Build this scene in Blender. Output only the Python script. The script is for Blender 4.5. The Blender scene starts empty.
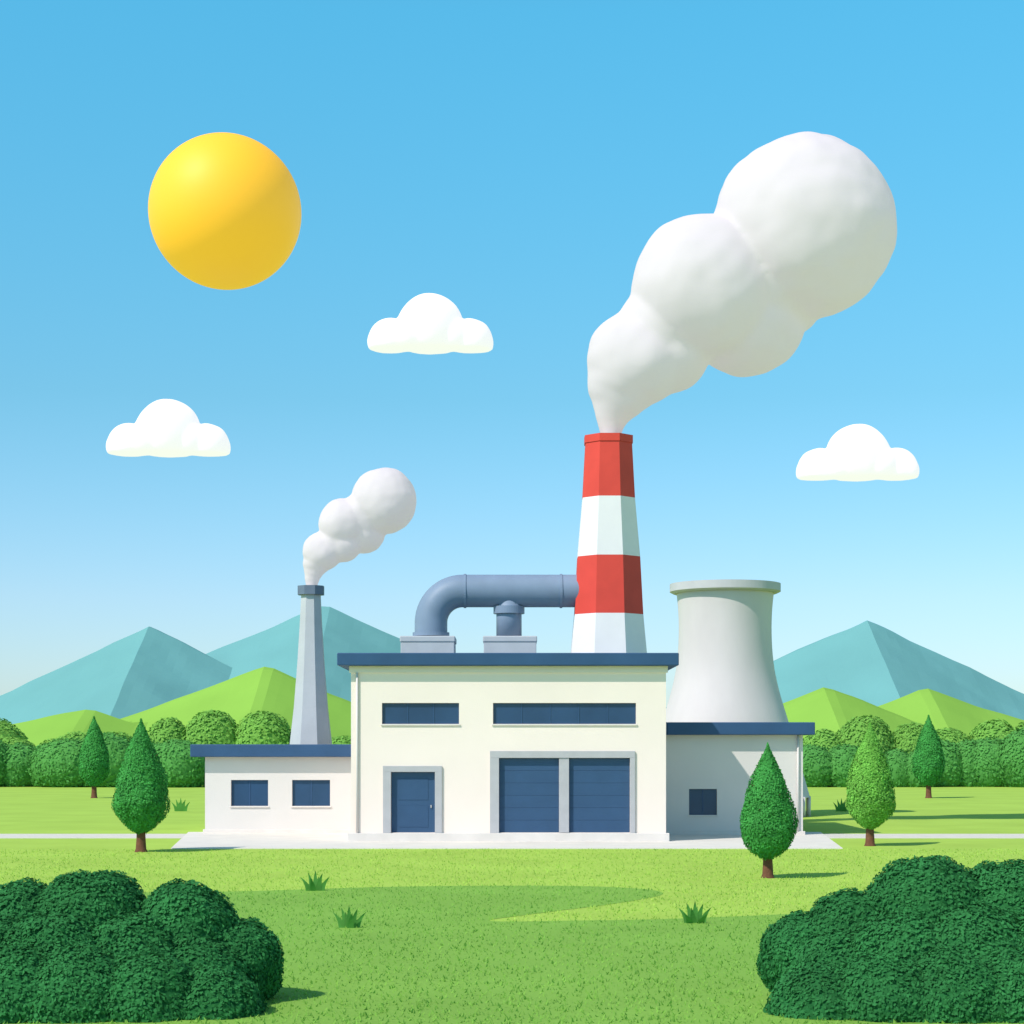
import bpy, bmesh, math, random
import numpy as np
from mathutils import Vector, Matrix, noise
random.seed(4); rng=np.random.default_rng(7)
scene=bpy.context.scene
scene.view_settings.view_transform='Standard'
scene.view_settings.look='None'
scene.view_settings.exposure=0

# ------------------------------------------------------------ light
EL=math.radians(46); AZ=math.radians(48)          # sun: front-left
sv=Vector((-math.sin(AZ)*math.cos(EL),-math.cos(AZ)*math.cos(EL),math.sin(EL)))
world=bpy.data.worlds.new("World"); scene.world=world; world.use_nodes=True
nt=world.node_tree; nt.nodes.clear()
sky=nt.nodes.new('ShaderNodeTexSky'); sky.sky_type='NISHITA'; sky.sun_disc=False
sky.sun_elevation=EL; sky.sun_rotation=math.atan2(sv.x,sv.y)%(2*math.pi)
sky.air_density=1.0; sky.dust_density=0.4; sky.ozone_density=2.0
# clear-air colour response by elevation (world direction)
tc=nt.nodes.new('ShaderNodeTexCoord'); sp=nt.nodes.new('ShaderNodeSeparateXYZ'); nt.links.new(tc.outputs['Generated'],sp.inputs[0])
rp=nt.nodes.new('ShaderNodeValToRGB'); nt.links.new(sp.outputs['Z'],rp.inputs[0])
stops=[(0.0,(.84,1.01,1.26)),(.078,(.88,1.10,1.29)),(.18,(.66,1.23,1.26)),(.36,(.60,1.80,1.76)),(.60,(1.0,1.3,1.2))]
e=rp.color_ramp.elements
e[0].position=0; e[0].color=(*[c/2 for c in stops[0][1]],1); e[1].position=.60; e[1].color=(*[c/2 for c in stops[4][1]],1)
for p_,c_ in stops[1:4]:
    q=e.new(p_); q.color=(*[c/2 for c in c_],1)
vm=nt.nodes.new('ShaderNodeVectorMath'); vm.operation='MULTIPLY'
vs2=nt.nodes.new('ShaderNodeVectorMath'); vs2.operation='SCALE'; vs2.inputs['Scale'].default_value=2.0
nt.links.new(sky.outputs[0],vm.inputs[0]); nt.links.new(rp.outputs[0],vm.inputs[1]); nt.links.new(vm.outputs[0],vs2.inputs[0])
bg=nt.nodes.new('ShaderNodeBackground'); bg.inputs['Strength'].default_value=0.12
out=nt.nodes.new('ShaderNodeOutputWorld')
nt.links.new(vs2.outputs[0],bg.inputs[0]); nt.links.new(bg.outputs[0],out.inputs[0])
ld=bpy.data.lights.new('sunlight','SUN'); ld.energy=4.0; ld.angle=math.radians(0.6); ld.color=(1,0.945,0.88)
lo=bpy.data.objects.new('sunlight',ld); scene.collection.objects.link(lo)
lo.rotation_euler=(-sv).to_track_quat('-Z','Y').to_euler(); lo.location=(-60,-40,90)

# ------------------------------------------------------------ camera
cam=bpy.data.cameras.new('camera'); co=bpy.data.objects.new('camera',cam); scene.collection.objects.link(co)
co.location=(0,0,3.833); co.rotation_euler=(math.pi/2,0,0)
cam.lens=67.5; cam.sensor_width=36; cam.shift_y=0.2324; cam.clip_end=12000
scene.camera=co

# ------------------------------------------------------------ materials
def mat(name,col,var=0.08,scale=3.0,rough=0.8,bump=0.0,bscale=40,emit=0,island=0.0,trans=0.0,spec=0.3,metal=0,col2=None,detail=6,stretch=None,ecol=None):
    m=bpy.data.materials.new(name); m.use_nodes=True; t=m.node_tree; N=t.nodes; L=t.links
    p=N['Principled BSDF']; p.inputs['Roughness'].default_value=rough
    p.inputs['Specular IOR Level'].default_value=spec; p.inputs['Metallic'].default_value=metal
    tc=N.new('ShaderNodeTexCoord'); mp=N.new('ShaderNodeMapping'); L.new(tc.outputs['Object'],mp.inputs[0])
    if stretch: mp.inputs['Scale'].default_value=stretch
    nz=N.new('ShaderNodeTexNoise'); nz.inputs['Scale'].default_value=scale; nz.inputs['Detail'].default_value=detail
    L.new(mp.outputs[0],nz.inputs['Vector'])
    cr=N.new('ShaderNodeValToRGB')
    a=[max(0,c*(1-var)) for c in col]; b=[min(1,c*(1+var)) for c in (col2 or col)]
    cr.color_ramp.elements[0].position=0.3; cr.color_ramp.elements[1].position=0.7
    cr.color_ramp.elements[0].color=(*a,1); cr.color_ramp.elements[1].color=(*b,1)
    L.new(nz.outputs['Fac'],cr.inputs[0]); src=cr.outputs[0]
    if island>0:
        g=N.new('ShaderNodeNewGeometry'); h=N.new('ShaderNodeHueSaturation')
        mr=N.new('ShaderNodeMapRange'); mr.inputs['To Min'].default_value=1-island; mr.inputs['To Max'].default_value=1+island
        L.new(g.outputs['Random Per Island'],mr.inputs[0]); L.new(mr.outputs[0],h.inputs['Value']); L.new(src,h.inputs['Color']); src=h.outputs[0]
    L.new(src,p.inputs['Base Color'])
    if bump>0:
        n2=N.new('ShaderNodeTexNoise'); n2.inputs['Scale'].default_value=bscale; n2.inputs['Detail'].default_value=4
        L.new(mp.outputs[0],n2.inputs['Vector'])
        bp=N.new('ShaderNodeBump'); bp.inputs['Strength'].default_value=bump; bp.inputs['Distance'].default_value=0.05
        L.new(n2.outputs['Fac'],bp.inputs['Height']); L.new(bp.outputs[0],p.inputs['Normal'])
    if emit>0:
        if ecol: p.inputs['Emission Color'].default_value=(*ecol,1)
        else: L.new(src,p.inputs['Emission Color'])
        p.inputs['Emission Strength'].default_value=emit
    if trans>0:
        tr=N.new('ShaderNodeBsdfTranslucent'); mx=N.new('ShaderNodeMixShader'); mx.inputs[0].default_value=trans
        L.new(src,tr.inputs[0]); L.new(p.outputs[0],mx.inputs[1]); L.new(tr.outputs[0],mx.inputs[2])
        L.new(mx.outputs[0],N['Material Output'].inputs[0])
    return m
M_cream=mat('cream_render',(0.90,0.755,0.68),0.025,0.35,0.85,0.15,25)
M_white=mat('white_render',(0.71,0.65,0.62),0.035,0.35,0.85,0.15,25)
M_plinth=mat('plinth_concrete',(0.72,0.65,0.61),0.06,1.2,0.9,0.2,20)
M_navy=mat('navy_roof_metal',(0.034,0.085,0.185),0.08,0.8,0.5,0.05,10,spec=0.3)
M_glass=mat('navy_glass',(0.026,0.066,0.145),0.12,0.6,0.22,spec=0.4)
M_door=mat('navy_door_paint',(0.035,0.083,0.17),0.05,1.5,0.5,0.05,12)
M_frame=mat('grey_frame',(0.46,0.44,0.46),0.05,2,0.6)
M_conc=mat('tower_concrete',(0.66,0.59,0.60),0.05,0.5,0.9,0.15,8,stretch=(1,1,.35))
M_conc2=mat('chimney_concrete',(0.50,0.50,0.53),0.06,0.7,0.85,0.15,10)
M_rim=mat('rim_concrete',(0.54,0.52,0.54),0.05,1,0.85)
M_dark=mat('dark_cap',(0.14,0.18,0.25),0.08,2,0.7)
M_pipe=mat('duct_steel',(0.22,0.28,0.385),0.07,1.0,0.5,0.03,6,spec=0.3)
M_box=mat('vent_curb',(0.50,0.50,0.53),0.05,1.5,0.8)
M_red=mat('red_paint',(0.72,0.065,0.045),0.06,0.9,0.6,0.08,15)
M_wpaint=mat('white_paint',(0.82,0.76,0.76),0.03,0.9,0.6,0.08,15)
M_smoke=mat('smoke',(0.45,0.395,0.41),0.02,0.3,1.0,spec=0.0,emit=0.35,ecol=(.98,.96,1.0))  # emission added so the plumes stay pale on their shaded undersides
M_cloud=mat('cloud',(0.36,0.33,0.34),0.01,0.1,1.0,spec=0.0,emit=0.80,ecol=(.98,.97,1.0))  # self-glow stands in for scattered light and keeps clouds white
M_sunball=mat('sun_surface',(0.85,0.42,0.02),0.02,0.02,0.55,spec=0.35,emit=0.46,ecol=(1.0,.52,.05))
M_ground=mat('lawn',(0.375,0.53,0.085),0.06,0.25,0.95,0.3,8,spec=0.05,col2=(0.39,0.55,0.09))
M_shaded_grass=mat('shaded_grass',(0.225,0.405,0.068),0.07,0.3,0.95,0.3,8,spec=0.05)  # grass darkened in its colour to paint a cloud-shadow-like swath
M_path=mat('path_gravel',(0.68,0.62,0.54),0.06,2,0.95,0.3,30)
M_apron=mat('apron_concrete',(0.74,0.67,0.60),0.05,0.8,0.9,0.2,20)
M_bladeL=mat('blade_light',(0.44,0.63,0.11),0.08,0.4,0.8,island=0.10,spec=0.05,trans=.3)
M_bladeD=mat('blade_dark',(0.27,0.49,0.085),0.08,0.4,0.8,island=0.10,spec=0.05,trans=.3)  # darker blade copy, carries the painted shade of the swath
M_tuft=mat('tuft',(0.11,0.32,0.06),0.15,3,0.8,island=0.12,spec=0.1,trans=.2)
M_leafA=mat('leaf_cypress',(0.075,0.35,0.075),0.20,2.0,0.7,island=0.16,spec=0.1,trans=0.25)
M_leafB=mat('leaf_young',(0.21,0.50,0.085),0.2,2.0,0.7,island=0.16,spec=0.1,trans=0.25)
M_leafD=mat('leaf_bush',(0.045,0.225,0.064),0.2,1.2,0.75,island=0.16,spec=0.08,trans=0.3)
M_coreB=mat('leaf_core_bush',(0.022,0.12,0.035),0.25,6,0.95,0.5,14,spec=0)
M_forB=mat('forest_back',(0.22,0.46,0.085),0.08,0.1,0.85,island=0.08,spec=0.03,trans=.2)
M_forF=mat('forest_front',(0.115,0.35,0.08),0.08,0.1,0.85,island=0.08,spec=0.03,trans=.2)
M_bark=mat('bark',(0.16,0.065,0.035),0.2,6,0.9,0.4,20)
M_hill=mat('hill_grass',(0.26,0.46,0.075),0.06,0.05,0.95,0.2,0.6,spec=0)
M_mtn=mat('mountain_rock_haze',(0.16,0.37,0.37),0.05,0.02,1.0,0.0,spec=0)  # atmospheric haze is put into this even teal

# ------------------------------------------------------------ helpers
def empty(name,loc=(0,0,0)):
    e=bpy.data.objects.new(name,None); e.location=loc; scene.collection.objects.link(e); return e
def meshobj(name,vs,fs,mats,parent=None,smooth=False,mi=None):
    me=bpy.data.meshes.new(name); V=np.asarray([tuple(v) for v in vs] if not isinstance(vs,np.ndarray) else vs,dtype=np.float32)
    lens=np.array([len(f) for f in fs],dtype=np.int32); flat=np.concatenate([np.asarray(f,dtype=np.int32) for f in fs])
    me.vertices.add(len(V)); me.vertices.foreach_set('co',V.ravel())
    me.loops.add(len(flat)); me.loops.foreach_set('vertex_index',flat)
    me.polygons.add(len(lens)); me.polygons.foreach_set('loop_start',np.concatenate([[0],np.cumsum(lens)[:-1]]).astype(np.int32))
    me.update(calc_edges=True)
    for m in (mats if isinstance(mats,(list,tuple)) else [mats]): me.materials.append(m)
    if mi is not None: me.polygons.foreach_set('material_index',np.array(mi,dtype=np.int32))
    me.polygons.foreach_set('use_smooth',np.full(len(me.polygons),bool(smooth)))
    me.update()
    o=bpy.data.objects.new(name,me); scene.collection.objects.link(o)
    if parent: o.parent=parent; o.matrix_parent_inverse=Matrix.Translation(-parent.location)
    return o
def box(name,x0,x1,y0,y1,z0,z1,m,parent=None,bev=0.0):
    vs=[(x,y,z) for z in (z0,z1) for y in (y0,y1) for x in (x0,x1)]
    fs=[(0,2,3,1),(4,5,7,6),(0,1,5,4),(2,6,7,3),(0,4,6,2),(1,3,7,5)]
    o=meshobj(name,vs,fs,m,parent)
    if bev>0:
        b=o.modifiers.new('b','BEVEL'); b.width=bev; b.segments=2
    return o
def bake(o):
    dg=bpy.context.evaluated_depsgraph_get(); dg.update()
    me=bpy.data.meshes.new_from_object(o.evaluated_get(dg))
    o.modifiers.clear(); o.data=me
def wall_with_openings(name,x0,x1,y0,y1,z0,z1,ops,depth,m,parent):
    """Solid block whose front (y0) has rectangular recesses ops=[(xa,xb,za,zb)]"""
    xs=sorted({x0,x1,*[o[0] for o in ops],*[o[1] for o in ops]}); zs=sorted({z0,z1,*[o[2] for o in ops],*[o[3] for o in ops]})
    vs=[];fs=[]
    def quad(a,b,c,d): 
        k=len(vs); vs.extend([a,b,c,d]); fs.append((k,k+1,k+2,k+3))
    for i in range(len(xs)-1):
        for j in range(len(zs)-1):
            cx=(xs[i]+xs[i+1])/2; cz=(zs[j]+zs[j+1])/2
            if any(o[0]<cx<o[1] and o[2]<cz<o[3] for o in ops): continue
            quad((xs[i],y0,zs[j]),(xs[i+1],y0,zs[j]),(xs[i+1],y0,zs[j+1]),(xs[i],y0,zs[j+1]))
    for a,b,c,d in ops:
        y=y0+depth
        quad((a,y,c),(b,y,c),(b,y,d),(a,y,d))
        quad((a,y0,c),(b,y0,c),(b,y,c),(a,y,c)); quad((a,y0,d),(a,y,d),(b,y,d),(b,y0,d))
        quad((a,y0,c),(a,y,c),(a,y,d),(a,y0,d)); quad((b,y0,c),(b,y0,d),(b,y,d),(b,y,c))
    quad((x0,y1,z0),(x0,y1,z1),(x1,y1,z1),(x1,y1,z0)); quad((x0,y0,z0),(x0,y0,z1),(x0,y1,z1),(x0,y1,z0))
    quad((x1,y0,z0),(x1,y1,z0),(x1,y1,z1),(x1,y0,z1)); quad((x0,y0,z1),(x1,y0,z1),(x1,y1,z1),(x0,y1,z1))
    return meshobj(name,vs,fs,m,parent)
def lathe(name,prof,cx,cy,seg,m,parent=None,smooth=True,rot=0,cap=True,mi=None,mats=None):
    vs=[];fs=[];idx=[]
    for (r,z) in prof:
        for k in range(seg):
            a=rot+2*math.pi*k/seg; vs.append((cx+r*math.cos(a),cy+r*math.sin(a),z))
    for i in range(len(prof)-1):
        for k in range(seg):
            k2=(k+1)%seg; fs.append((i*seg+k,i*seg+k2,(i+1)*seg+k2,(i+1)*seg+k)); idx.append(mi[i] if mi else 0)
    if cap:
        fs.append(tuple(reversed(range(seg)))); idx.append(0)
        fs.append(tuple((len(prof)-1)*seg+k for k in range(seg))); idx.append(mi[-1] if mi else 0)
    return meshobj(name,vs,fs,mats or m,parent,smooth,idx)

# ------------------------------------------------------------ ground
meshobj('ground',[(-5000,-200,0),(5000,-200,0),(5000,8000,0),(-5000,8000,0)],[(0,1,2,3)],M_ground)
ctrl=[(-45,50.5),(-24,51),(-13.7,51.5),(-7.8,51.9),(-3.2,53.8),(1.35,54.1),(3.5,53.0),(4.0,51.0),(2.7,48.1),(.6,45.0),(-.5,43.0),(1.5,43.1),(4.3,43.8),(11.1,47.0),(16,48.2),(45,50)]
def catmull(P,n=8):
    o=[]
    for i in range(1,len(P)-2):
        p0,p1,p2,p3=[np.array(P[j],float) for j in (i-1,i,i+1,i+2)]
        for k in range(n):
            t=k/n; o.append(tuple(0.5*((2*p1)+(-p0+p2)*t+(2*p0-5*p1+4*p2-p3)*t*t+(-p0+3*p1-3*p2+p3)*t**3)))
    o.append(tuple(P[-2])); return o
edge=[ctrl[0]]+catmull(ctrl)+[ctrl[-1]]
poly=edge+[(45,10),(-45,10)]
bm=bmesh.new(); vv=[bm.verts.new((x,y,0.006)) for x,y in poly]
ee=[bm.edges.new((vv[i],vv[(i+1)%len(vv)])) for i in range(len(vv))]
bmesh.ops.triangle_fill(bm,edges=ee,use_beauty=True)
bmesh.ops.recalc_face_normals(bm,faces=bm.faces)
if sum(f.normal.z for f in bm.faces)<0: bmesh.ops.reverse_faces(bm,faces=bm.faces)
me=bpy.data.meshes.new('shaded_grass'); bm.to_mesh(me); bm.free(); me.materials.append(M_shaded_grass)  # sheet outlined like a soft shadow, its shade painted as darker grass
scene.collection.objects.link(bpy.data.objects.new('shaded_grass',me))
box('path',-160,160,83.2,87.4,-0.05,0.018,M_path)
ap=[(-13.2,74.3),(12.8,74.3),(14.3,89),(-15.0,89)]
meshobj('concrete_apron',[(x,y,z) for z in (-.05,.035) for x,y in ap],[(3,2,1,0),(4,5,6,7),(0,1,5,4),(1,2,6,5),(2,3,7,6),(3,0,4,7)],M_apron)

def inpoly(x,y,P):
    c=np.zeros(len(x),bool); j=len(P)-1
    for i in range(len(P)):
        xi,yi=P[i]; xj,yj=P[j]
        if yi!=yj:
            m=((yi>y)!=(yj>y))&(x<(xj-xi)*(y-yi)/(yj-yi)+xi); c^=m
        j=i
    return c
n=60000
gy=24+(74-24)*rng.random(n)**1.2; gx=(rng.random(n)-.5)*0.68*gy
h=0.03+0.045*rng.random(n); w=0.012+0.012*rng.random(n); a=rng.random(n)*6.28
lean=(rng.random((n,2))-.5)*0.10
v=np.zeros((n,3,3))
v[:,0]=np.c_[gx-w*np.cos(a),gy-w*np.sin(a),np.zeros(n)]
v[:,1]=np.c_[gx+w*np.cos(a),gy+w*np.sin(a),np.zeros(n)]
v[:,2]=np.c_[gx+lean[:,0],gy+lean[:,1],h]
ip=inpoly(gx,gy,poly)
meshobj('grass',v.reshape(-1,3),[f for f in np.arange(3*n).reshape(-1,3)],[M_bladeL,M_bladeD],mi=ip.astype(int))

# ------------------------------------------------------------ factory
F=empty('factory_building',(0,90,0))
wall_with_openings('main_hall',-6.708,6.417,80,100,0.02,7.333,[(-5.417,-2.208,4.917,5.792),(-0.79,5.167,4.917,5.792),
          (-5.04,-3.21,0.39,2.917),(-0.54,4.917,0.39,3.50)],0.3,M_cream,F)
box('main_roof',-7.25,6.917,79.55,100.5,7.335,7.86,M_navy,F,0.04)
box('roof_fascia_trim',-6.78,6.49,79.93,79.995,7.05,7.33,M_cream,F,0.01)
box('plinth',-6.85,6.55,79.86,79.998,0.0,0.375,M_plinth,F,0.02)
def window(x0,x1,z0,z1,yw,nm,nx=3):
    box(nm+'_glass',x0+.002,x1-.002,yw+.12,yw+.2,z0+.002,z1-.002,M_glass,F)
    for k in range(1,nx):
        xx=x0+(x1-x0)*k/nx; box(nm+'_mullion_%d'%k,xx-.018,xx+.018,yw+.10,yw+.119,z0+.003,z1-.003,M_navy,F)
    box(nm+'_sill',x0-.05,x1+.05,yw-.06,yw-.002,z0-.07,z0-.01,M_plinth,F,0.01)
window(-5.417,-2.208,4.917,5.792,80,'upper_window_a',3)
window(-0.79,5.167,4.917,5.792,80,'upper_window_b',5)
def frame(nm,x0,x1,ix0,ix1,z0,z1,iz1,y):
    box(nm+'_jamb_l',x0,ix0,y-.09,y-.002,z0,iz1,M_frame,F,0.01)
    box(nm+'_jamb_r',ix1,x1,y-.09,y-.002,z0,iz1,M_frame,F,0.01)
    box(nm+'_head',x0,x1,y-.09,y-.002,iz1+.002,z1,M_frame,F,0.01)
frame('door_frame',-5.375,-2.917,-5.04,-3.21,0.377,3.167,2.917,80)
box('entrance_door',-5.035,-3.215,80.14,80.22,0.392,2.912,M_door,F)
box('door_panel_upper',-4.75,-3.5,80.125,80.139,1.75,2.65,M_door,F,0.005)
box('door_panel_lower',-4.75,-3.5,80.125,80.139,0.62,1.5,M_door,F,0.005)
box('door_handle',-3.40,-3.35,80.09,80.139,1.42,1.54,M_frame,F,0.01)
frame('garage_frame',-0.917,5.125,-0.54,4.917,0.377,3.79,3.50,80)
box('garage_post',1.96,2.375,79.95,80.25,0.392,3.497,M_frame,F,0.01)
for nm,x0,x1 in (('garage_door_a',-0.535,1.957),('garage_door_b',2.378,4.912)):
    k=6; hh=(3.495-0.392)/k
    for i in range(k): box(nm+'_slat_%d'%i,x0,x1,80.13,80.2,0.392+i*hh,0.392+(i+1)*hh-.006,M_door,F,0.005)
    box(nm+'_back',x0,x1,80.21,80.26,0.392,3.49,M_navy,F)
wall_with_openings('west_annex',-14.07,-6.712,88,98,0.02,3.512,[(-12.88,-11.18,1.267,2.458),(-10.08,-8.34,1.267,2.458)],.25,M_white,F)
window(-12.88,-11.18,1.267,2.458,88,'annex_window_a',2); window(-10.08,-8.34,1.267,2.458,88,'annex_window_b',2)
box('west_roof',-14.67,-6.715,87.5,98.5,3.515,4.09,M_navy,F,0.04)
box('west_plinth',-14.15,-6.86,87.9,87.998,0.0,0.2,M_plinth,F,0.01)
wall_with_openings('east_annex',6.42,13.03,86,98,0.02,4.505,[(7.93,9.18,0.922,2.087)],.25,M_white,F)
window(7.93,9.18,0.922,2.087,86,'east_window',2)
box('east_roof',6.92,13.5,85.5,98.5,4.508,5.07,M_navy,F,0.04)
box('east_roof_inner',6.42,6.918,85.5,98.5,4.508,5.07,M_navy,F)
box('east_plinth',6.6,13.12,85.9,85.998,0.0,0.2,M_plinth,F,0.01)
for nm,x,y,z in (('downpipe_a',-6.45,79.93,7.05),('downpipe_b',12.8,85.92,4.5)):
    lathe(nm,[(.045,.38 if y<80 else .2),(.045,z)],x,y,12,M_white,F)

# ------------------------------------------------------------ duct
D=empty('ventilation_duct',(-1,94,9))
pts=[];R=1.55;cx=-3.965
for z in np.linspace(9.35,11.616-R,4): pts.append((cx,z))
for k in range(1,15):
    a=math.pi-(math.pi/2)*k/14; pts.append((cx+R+R*math.cos(a),11.616-R+R*math.sin(a)))
for x in np.linspace(cx+R,3.6,5)[1:]: pts.append((x,11.616))
vs=[];fs=[];S=40;r=.8
for i,(x,z) in enumerate(pts):
    p0=pts[max(i-1,0)];p1=pts[min(i+1,len(pts)-1)]; t=Vector((p1[0]-p0[0],0,p1[1]-p0[1])).normalized(); nn=Vector((-t.z,0,t.x))
    for k in range(S):
        a=2*math.pi*k/S; q=Vector((x,94,z))+nn*r*math.cos(a)+Vector((0,1,0))*r*math.sin(a); vs.append(q)
    if i:
        for k in range(S): k2=(k+1)%S; fs.append(((i-1)*S+k,(i-1)*S+k2,i*S+k2,i*S+k))
meshobj('main_pipe',vs,fs,M_pipe,D,True)
def ringx(nm,x):
    o=lathe(nm,[(r,-.06),(r+.04,-.06),(r+.04,.06),(r,.06)],0,0,S,M_pipe,None,False)
    o.rotation_euler=(0,math.pi/2,0); o.parent=D; o.location=(x+1,0,11.616-9)
for i,x in enumerate((-2.3,2.4)): ringx('pipe_flange_%d'%i,x)
lathe('elbow_collar',[(.8,9.4),(.9,9.4),(.9,9.58),(.8,9.58)],cx,94,S,M_pipe,D,False)
lathe('branch_pipe',[(.62,9.4),(.62,11.3)],-0.147,94,S,M_pipe,D)
lathe('branch_collar',[(.6,10.5),(.76,10.5),(.76,10.86),(.6,10.86)],-0.147,94,S,M_pipe,D,False)
for nm,x0,x1 in (('vent_box_a',-5.384,-2.79),('vent_box_b',-1.37,1.175)):
    box(nm,x0,x1,92.8,95.2,7.86,9.05,M_box,D,0.03); box(nm+'_lid',x0-.04,x1+.04,92.76,95.24,9.052,9.35,M_box,D,0.05)

# ------------------------------------------------------------ chimneys
def oct(hw): return hw/0.924
C=empty('striped_smokestack',(4.72,94,0))
prof=[(oct(2.45),0),(oct(1.92),7.8),(oct(1.836),8.53),(oct(1.664),10.43),(oct(1.517),13.25),(oct(1.27),16.12),(oct(1.13),18.80)]
lathe('shaft',prof,4.72,94,8,None,C,False,math.pi/8,False,[0,0,0,1,0,1],[M_wpaint,M_red])
lathe('crown_ring',[(oct(1.10),18.802),(oct(1.17),18.802),(oct(1.17),19.17),(oct(.95),19.17),(oct(.95),18.0)],4.72,94,8,M_red,C,False,math.pi/8,False)
lathe('flue_inside',[(oct(.97),17.9),(oct(.93),17.95)],4.72,94,8,M_dark,C,False,math.pi/8,True)
C2=empty('concrete_smokestack',(-10.47,100,0))
p2=[(1.75,0),(1.146,4.146),(.93,6),(.74,8.3),(.61,10.3),(.53,11.90)]
lathe('shaft',p2,-10.47,100,8,M_conc2,C2,False,math.pi/8,False)
lathe('crown_ring',[(.53,11.905),(.72,11.905),(.72,12.37),(.5,12.37),(.5,11.5)],-10.47,100,8,M_dark,C2,False,math.pi/8,True)
T=empty('cooling_tower',(12.43,112,0))
pr=[(4.9,1.1),(4.3,3.2),(3.62,5.64),(3.18,7.04),(2.86,8.4),(2.72,9.67),(2.68,11.0),(2.73,12.2),(2.82,12.95)]
zs=np.linspace(1.1,12.95,36); pz=[q[1] for q in pr]; prr=[q[0] for q in pr]
dens=[(float(np.interp(z,pz,prr)),float(z)) for z in zs]
for _ in range(3): dens=[dens[0]]+[((dens[i-1][0]+dens[i][0]*2+dens[i+1][0])/4,dens[i][1]) for i in range(1,len(dens)-1)]+[dens[-1]]
lathe('shell',dens,12.43,112,72,M_conc,T,True,0,False)
lathe('shell_inner',[(q-.15,z) for q,z in dens][::-1],12.43,112,72,M_conc,T,True,0,False)
lathe('rim',[(2.67,12.952),(3.02,12.952),(3.22,13.05),(3.22,13.5),(2.67,13.5),(2.67,12.952)],12.43,112,72,M_rim,T,False,0,False)
for k in range(24):
    a=2*math.pi*k/24
    lathe('leg_%d'%k,[(.12,0),(.12,1.15)],12.43+4.85*math.cos(a),112+4.85*math.sin(a),8,M_conc,T)

# ------------------------------------------------------------ smoke, clouds, sun
def blobs(name,sph,m,vox,flat=None,amp=0.0,fs_=1.0,sm=8,origin=(0,0,0)):
    bm=bmesh.new()
    for (x,y,z,r) in sph:
        q=bmesh.ops.create_icosphere(bm,subdivisions=4,radius=r,matrix=Matrix.Translation((x,y,z)))
        if flat is not None:
            for v_ in q['verts']:
                if v_.co.z<flat: v_.co.z=flat-0.01*r*random.random()
    me=bpy.data.meshes.new(name); bm.to_mesh(me); bm.free(); me.materials.append(m)
    o=bpy.data.objects.new(name,me); scene.collection.objects.link(o)
    rm=o.modifiers.new('r','REMESH'); rm.mode='VOXEL'; rm.voxel_size=vox; rm.use_smooth_shade=True
    s=o.modifiers.new('s','SMOOTH'); s.iterations=sm; s.factor=0.5
    bake(o); me=o.data
    if amp>0:
        n=len(me.vertices); co_=np.empty(n*3); me.vertices.foreach_get('co',co_); co_=co_.reshape(-1,3)
        no_=np.array([tuple(q.vector) for q in me.vertex_normals])
        k=np.array([noise.noise(Vector(c)*fs_)+0.4*noise.noise(Vector(c)*fs_*2.3) for c in co_])
        if flat is not None: k[co_[:,2]<flat+.4]=0
        co_+=no_*(k*amp)[:,None]; me.vertices.foreach_set('co',co_.ravel()); me.update()
    me.polygons.foreach_set('use_smooth',np.ones(len(me.polygons),dtype=bool))
    if not me.materials: me.materials.append(m)
    o.location=origin
    return o
big=[(9.57,0,10.28,4.46),(4.65,-.3,7.25,3.52),(6.85,1.0,6.25,3.03),(7.3,.6,8.3,3.4),(8.2,1.2,7.9,2.9),(1.35,0,3.75,2.38),(2.95,.3,4.35,2.2),(2.6,0,5.2,2.2),(.66,0,2.4,1.6),(.95,0,3.0,1.95),(.36,0,1.7,1.15),(.18,0,1.1,.85),(.08,0,.6,.65),(0.03,0,.2,.52),(0,0,-.3,.5)]
blobs('smoke_plume',big,M_smoke,0.15,amp=0.16,fs_=0.45,sm=8,origin=(4.72,94,19.17))
sml=[(3.8,0,4.43,1.74),(1.7,-.1,3.25,1.29),(2.7,.3,2.9,1.17),(2.8,.1,3.7,1.3),(1.7,0,2.2,.98),(0.6,0,1.8,1.02),(.3,0,1.2,.7),(.15,0,.8,.52),(.05,0,.4,.4),(0,0,.1,.32),(0,0,-.2,.32),(1.1,0,2.1,.95)]
blobs('smoke_plume',sml,M_smoke,0.075,amp=0.06,fs_=1.0,sm=8,origin=(-10.47,100,12.37))
L=[(0,0,7.0,10.4),(-12.6,0,3.0,6.8),(12.6,0,3.0,6.8),(-14.5,-1,2.2,5.2),(14.5,1,2.2,5.2),(-6,-3,4,6),(7,-2,4,6),(-9,0,0,4),(9,0,0,4)]
cl=blobs('cloud',L,M_cloud,0.55,flat=0.0,amp=0.35,fs_=0.12,sm=4,origin=(-25.6,600,128.9))
for x,z,s in ((-107.5,96.3,.98),(108.1,88.7,.97)):
    o=bpy.data.objects.new('cloud',cl.data); o.location=(x,600,z); o.scale=(s if x<0 else -s,s,s); scene.collection.objects.link(o)
bm=bmesh.new(); bmesh.ops.create_uvsphere(bm,u_segments=96,v_segments=64,radius=31.6)
me=bpy.data.meshes.new('sun'); bm.to_mesh(me); bm.free(); me.materials.append(M_sunball)
me.polygons.foreach_set('use_smooth',np.ones(len(me.polygons),dtype=bool))
so=bpy.data.objects.new('sun',me); so.location=(-119.5,800,228.0); scene.collection.objects.link(so)

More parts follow.
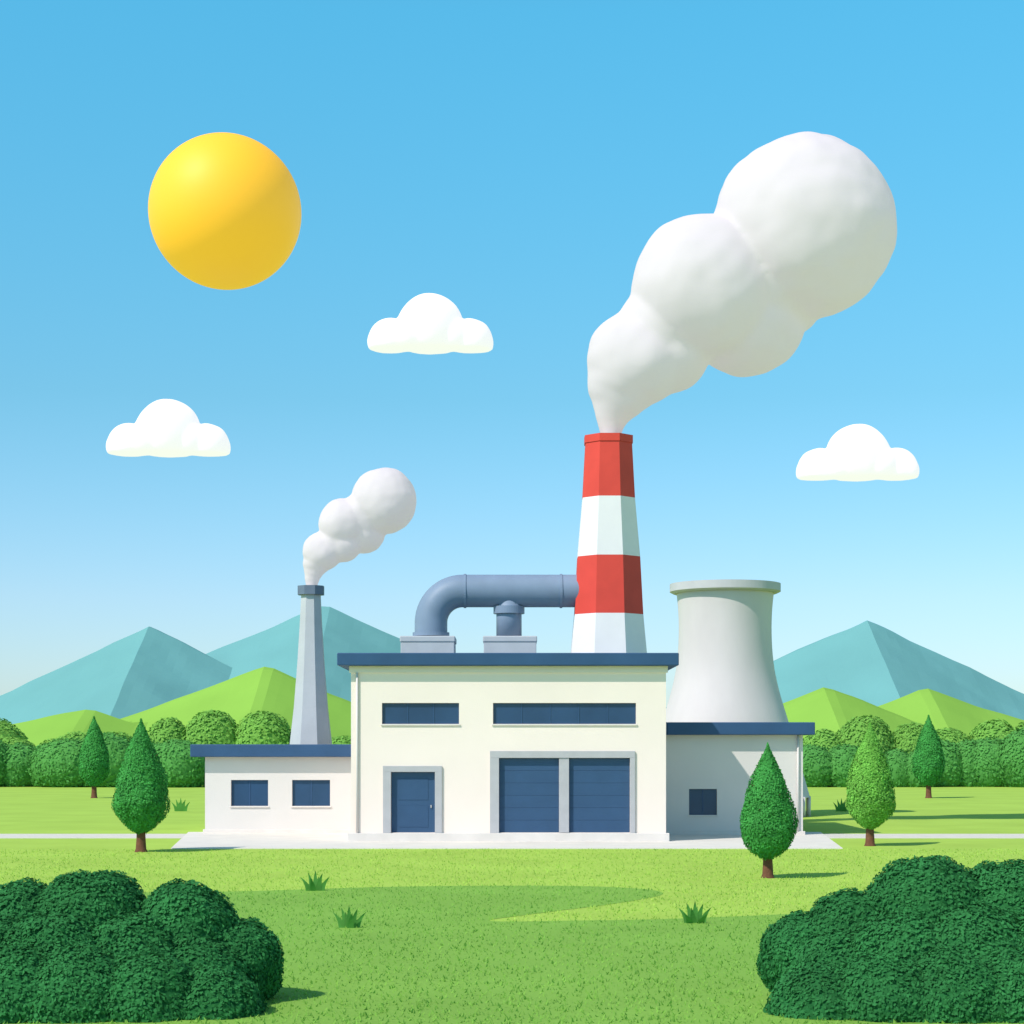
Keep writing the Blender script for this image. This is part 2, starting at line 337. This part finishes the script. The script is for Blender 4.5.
# ------------------------------------------------------------ terrain
def terrain(name,peaks,x0,x1,y0,y1,st,m,amp,nf):
    nx=int((x1-x0)/st)+1; ny=int((y1-y0)/st)+1
    X,Y=np.meshgrid(x0+st*np.arange(nx),y0+st*np.arange(ny))
    Z=np.full(X.shape,-99.0)
    for px,py,H,al,ar,b in peaks: Z=np.maximum(Z,H-al*np.maximum(0,px-X)-ar*np.maximum(0,X-px)-b*np.abs(Y-py))
    Nz=np.array([noise.fractal(Vector((x*nf,y*nf,3.1)),1.0,2.0,3) for x,y in zip(X.ravel(),Y.ravel())]).reshape(X.shape)
    Z=np.maximum(Z+amp*Nz,-3)
    k=(np.arange(ny-1)[:,None]*nx+np.arange(nx-1)[None,:]).ravel()
    f=np.c_[k,k+1,k+nx+1,k+nx]
    return meshobj(name,np.c_[X.ravel(),Y.ravel(),Z.ravel()],[q for q in f],m,None,False)
terrain('mountain',[(-170,900,62.5,.46,.5,.5)],-330,-20,770,1030,4,M_mtn,1.3,.03)
terrain('mountain',[(-90,930,75,.42,.47,.5)],-280,100,780,1080,4,M_mtn,1.3,.03)
terrain('mountain',[(166,900,65.5,.43,.47,.5)],10,330,770,1030,4,M_mtn,1.3,.03)
terrain('green_hill',[(-44.5,350,19.2,.35,.42,.45),(-75,342,11.6,.2,.35,.4),(-100,350,11,.1,.3,.4)],-200,0,300,400,1.8,M_hill,.6,.05)
terrain('green_hill',[(57.2,350,15.8,.40,.42,.45),(79.6,370,15.8,.40,.3,.45),(110,360,11,.2,.2,.4)],10,210,300,420,1.8,M_hill,.6,.05)

# ------------------------------------------------------------ foliage
def leafquads(P,Nn,size,jit=0.55):
    n=len(P); Nn=Nn+rng.normal(0,jit,(n,3)); Nn/=np.linalg.norm(Nn,axis=1)[:,None]
    a=rng.normal(0,1,(n,3)); t=np.cross(Nn,a); t/=np.linalg.norm(t,axis=1)[:,None]; b=np.cross(Nn,t)
    s=(size*(0.6+0.8*rng.random(n)))[:,None]
    V=np.stack([P-t*s*.5,P-b*s*.3+t*s*.02,P+t*s*.5,P+b*s*.3+t*s*.02],1)
    return V.reshape(-1,3)
def ico(sub):
    bm=bmesh.new(); bmesh.ops.create_icosphere(bm,subdivisions=sub,radius=1)
    v=[tuple(x.co) for x in bm.verts]; f=[tuple(q.index for q in p.verts) for p in bm.faces]; bm.free(); return np.array(v),f
IV,IF=ico(4)
def lobes(name,sph,nleaf,size,mats,jit=.4,rough=1.0,core=.95):
    """lobed leafy mass: the leaves follow the same bumps as the twiggy mass inside them"""
    vs=[];fs=[];mi=[];off=0
    area=sum(s[3]*(s[4] if len(s)>4 else s[3]) for s in sph)
    def relief(D,c): return np.array([1+rough*(.09*noise.noise(Vector(q)*2.2+c)+.04*noise.noise(Vector(q)*6+c)) for q in D])
    for s in sph:
        x,y,z,r=s[:4]; rz=s[4] if len(s)>4 else r; c=Vector((x,y,z))
        V=IV*r*core*relief(IV,c)[:,None]; V[:,2]*=rz/r; V+=np.array((x,y,z)); V[:,2]=np.maximum(V[:,2],-.1)
        vs.append(V); fs+= [tuple(i+off for i in f) for f in IF]; mi+=[1]*len(IF); off+=len(V)
        n=int(nleaf*r*rz/area); dn=rng.normal(0,1,(n*2,3)); dn/=np.linalg.norm(dn,axis=1)[:,None]
        dn=dn[dn[:,1]<.45][:n]; n=len(dn)
        rad=r*relief(dn,c)*(.985+.05*(rng.random(n)-.5))
        P=dn*rad[:,None]; P[:,2]*=rz/r; P+=np.array((x,y,z)); k=P[:,2]>0.02
        for s2 in sph:
            if s2 is s: continue
            rz2=s2[4] if len(s2)>4 else s2[3]
            if abs(s2[0]-x)>s2[3]+r: continue
            q=((P-np.array(s2[:3]))/np.array((s2[3],s2[3],rz2)))
            k&=(q**2).sum(1)>.76
        P=P[k]; dn=dn[k]
        V=leafquads(P,dn,size,jit); vs.append(V); m=len(P)
        fs+=[(off+4*i,off+4*i+1,off+4*i+2,off+4*i+3) for i in range(m)]; mi+=[0]*m; off+=4*m
    return meshobj(name,np.concatenate(vs),fs,mats,smooth=True,mi=mi)
L=[(-6.48,29.5,.95,1.05),(-5.05,29.5,.92,.88),(-4.25,29.5,.50,.75),(-7.5,29.6,.8,1.02),(-5.75,28.9,.3,1.1),(-4.75,28.8,.1,.95),(-6.8,28.7,.2,1.25),(-7.8,28.7,.2,1.2),(-8.6,29.5,.9,1.05),
   (-4.4,28.0,-.15,.85),(-5.3,27.9,-.1,1.0),(-6.3,27.9,-.1,1.1),(-7.2,27.9,-.1,1.1)]
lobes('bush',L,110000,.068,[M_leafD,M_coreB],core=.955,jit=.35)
Rr=[(4.50,29.5,.62,.72),(5.2,29.5,.85,.82),(6.42,29.5,1.10,1.10),(7.65,29.5,1.05,1.1),(5.0,29.0,.2,1.0),(5.9,28.8,.3,1.15),(6.9,28.7,.3,1.25),(7.9,28.7,.3,1.2),(8.6,29.6,.9,1.05),
   (4.5,28.0,-.15,.85),(5.4,27.9,-.1,1.0),(6.4,27.9,-.1,1.1),(7.3,27.9,-.1,1.1)]
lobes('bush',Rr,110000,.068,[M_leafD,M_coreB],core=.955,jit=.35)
IV,IF=ico(3)
def row(x0,x1,y,top,var,r0,seed):
    random.seed(seed); o=[]; x=x0
    while x<x1:
        r=r0*random.uniform(.65,1.45); t=(top(x) if callable(top) else top)+random.uniform(-var,var)+.35*(r-r0)
        o.append((x,y+random.uniform(-1.6,1.6),t*.38,r,t*.62))
        x+=r*1.05+random.uniform(-.3,.4)
    return o
lobes('forest',row(-100,-56,207,6.6,.5,3.2,1)+[(-37,207,3.0,2.8,4.4),(-32.3,207,3.2,3.6,5.0),(-26.8,207,3.2,3.8,4.9),(-22,207,2.6,3.0,3.9),(-18,207,2,3,3.4)]+row(-56,-38,206,5.4,.3,3,3),50000,.40,[M_forB,M_forB],.28,.7)
lobes('forest',row(-100,-31.5,200,4.9,.6,2.9,15),36000,.36,[M_forF,M_forF],.28,.7)
lobes('forest',[(33.5,207,2.4,3.2,3.6),(38,207,3.2,3.6,4.4),(43,207,2.8,3.0,3.9),(47,207,2.5,3.2,3.8),(52,207,2.9,3.2,4.2)]+row(55,100,206,6.6,.4,3.2,8),44000,.40,[M_forB,M_forB],.28,.7)
lobes('forest',row(31.0,100,200,lambda x:3.9+min(1.6,max(0,(x-34)*.08)),.5,2.9,19),36000,.36,[M_forF,M_forF],.28,.7)

def prof_t(t):
    return np.where(t<.27,np.sin(np.pi/2*np.clip(t/.27,0,1))**.62,np.cos(np.pi/2*np.clip((t-.27)/.73,0,1))**1.05)
def cypress(x,y,h,zb,W,m,nl,size,seed):
    R=W/2; H=h-zb; vs=[];fs=[];mi=[]
    S=12; tr=[(.24,0),(.19,.12),(.165,.5),(.15,zb+.3),(.09,zb+H*.45),(.02,zb+H*.8)]; k0=W/2.0
    for r,z in tr:
        for k in range(S):
            a=2*math.pi*k/S; vs.append((r*k0*math.cos(a),r*k0*math.sin(a),z))
    for i in range(len(tr)-1):
        for k in range(S): k2=(k+1)%S; fs.append((i*S+k,i*S+k2,(i+1)*S+k2,(i+1)*S+k)); mi.append(2)
    off=len(vs); vs=[np.array(vs)]
    random.seed(seed)
    for k in range(14):
        a=k*2.4; z0=zb+H*(.05+.045*k); rr=R*float(prof_t(np.array((z0-zb)/H)))*.9
        A=np.array((0,0,z0)); B=np.array((rr*math.cos(a),rr*math.sin(a),z0+.35*rr)); q=.035*k0
        V=[]
        for P_,w_ in ((A,q),(B,q*.3)):
            V+=[P_+np.array((-math.sin(a)*w_,math.cos(a)*w_,0)),P_+np.array((math.sin(a)*w_,-math.cos(a)*w_,0)),P_+np.array((0,0,w_*1.5))]
        vs.append(np.array(V)); fs+=[(off,off+1,off+4,off+3),(off+1,off+2,off+5,off+4),(off+2,off,off+3,off+5)]; mi+=[2]*3; off+=6
    nz=26;ns=28;V=[]
    for i in range(nz):
        t=i/(nz-1)*.985
        for k in range(ns):
            a=2*math.pi*k/ns; r=R*.84*float(prof_t(np.array(t)))*(1+.10*noise.noise(Vector((math.cos(a)*1.6,math.sin(a)*1.6,t*6+seed))))
            V.append((r*math.cos(a),r*math.sin(a),zb+t*H))
    vs.append(np.array(V))
    for i in range(nz-1):
        for k in range(ns): k2=(k+1)%ns; fs.append((off+i*ns+k,off+i*ns+k2,off+(i+1)*ns+k2,off+(i+1)*ns+k)); mi.append(1)
    off+=len(V)
    t=rng.random(nl*3); t=t[rng.random(nl*3)<prof_t(t)*.9+.08][:nl]; n=len(t); a=rng.random(n)*2*np.pi
    nzv=np.array([noise.noise(Vector((math.cos(q)*1.6,math.sin(q)*1.6,w*6+seed))) for q,w in zip(a,t)])
    r=R*prof_t(t)*(.94+.13*nzv+.10*(rng.random(n)-.5))
    P=np.c_[r*np.cos(a),r*np.sin(a),zb+t*H+rng.normal(0,.02,n)]
    Nn=np.c_[np.cos(a),np.sin(a),np.where(t<.27,-.2,.35)]
    V=leafquads(P,Nn,size,.35); vs.append(V)
    fs+=[(off+4*i,off+4*i+1,off+4*i+2,off+4*i+3) for i in range(n)]; mi+=[0]*n
    o=meshobj('cypress_tree',np.concatenate(vs),fs,[m,m,M_bark],smooth=True,mi=mi); o.location=(x,y,0); return o
cypress(-13.95,72.2,4.98,.68,2.1,M_leafA,11000,.095,1)
cypress(7.66,57.5,4.00,.55,1.74,M_leafA,13000,.075,2)
cypress(14.3,76.7,4.9,.66,2.0,M_leafB,11000,.095,3)
cypress(-33.3,153,6.5,.9,2.55,M_leafA,7000,.16,4)
cypress(33.2,153,6.6,.95,2.6,M_leafA,7000,.16,5)

def tuft(x,y,w,h,seed):
    random.seed(seed); vs=[];fs=[]
    for k,(u,hh) in enumerate(((-1,.7),(-.5,.9),(0,1.0),(.5,.88),(1,.72),(-.75,.5),(.7,.5),(.2,.7),(-.25,.7))):
        yo=random.uniform(-.12,.12) if k>4 else random.uniform(-.03,.03)
        b=len(vs); n=5
        for i in range(n+1):
            s=i/n; cxx=u*w*.2+u*w*.26*s**1.6; zz=hh*h*s**.9; ww=w*.095*(1-s**1.4)+.002
            vs+= [(cxx-ww,yo*(1+s*2),zz),(cxx+ww,yo*(1+s*2)+.02,zz)]
            if i: q=b+2*i; fs.append((q-2,q-1,q+1,q))
    o=meshobj('grass_tuft',vs,fs,M_tuft); o.location=(x,y,0)
tuft(-5.35,52.2,.87,.55,1); tuft(-3.5,41.3,.78,.48,2); tuft(4.05,42.5,.82,.5,3); tuft(-20.7,120,1.3,.85,4); tuft(20.6,120,1.2,.85,5)
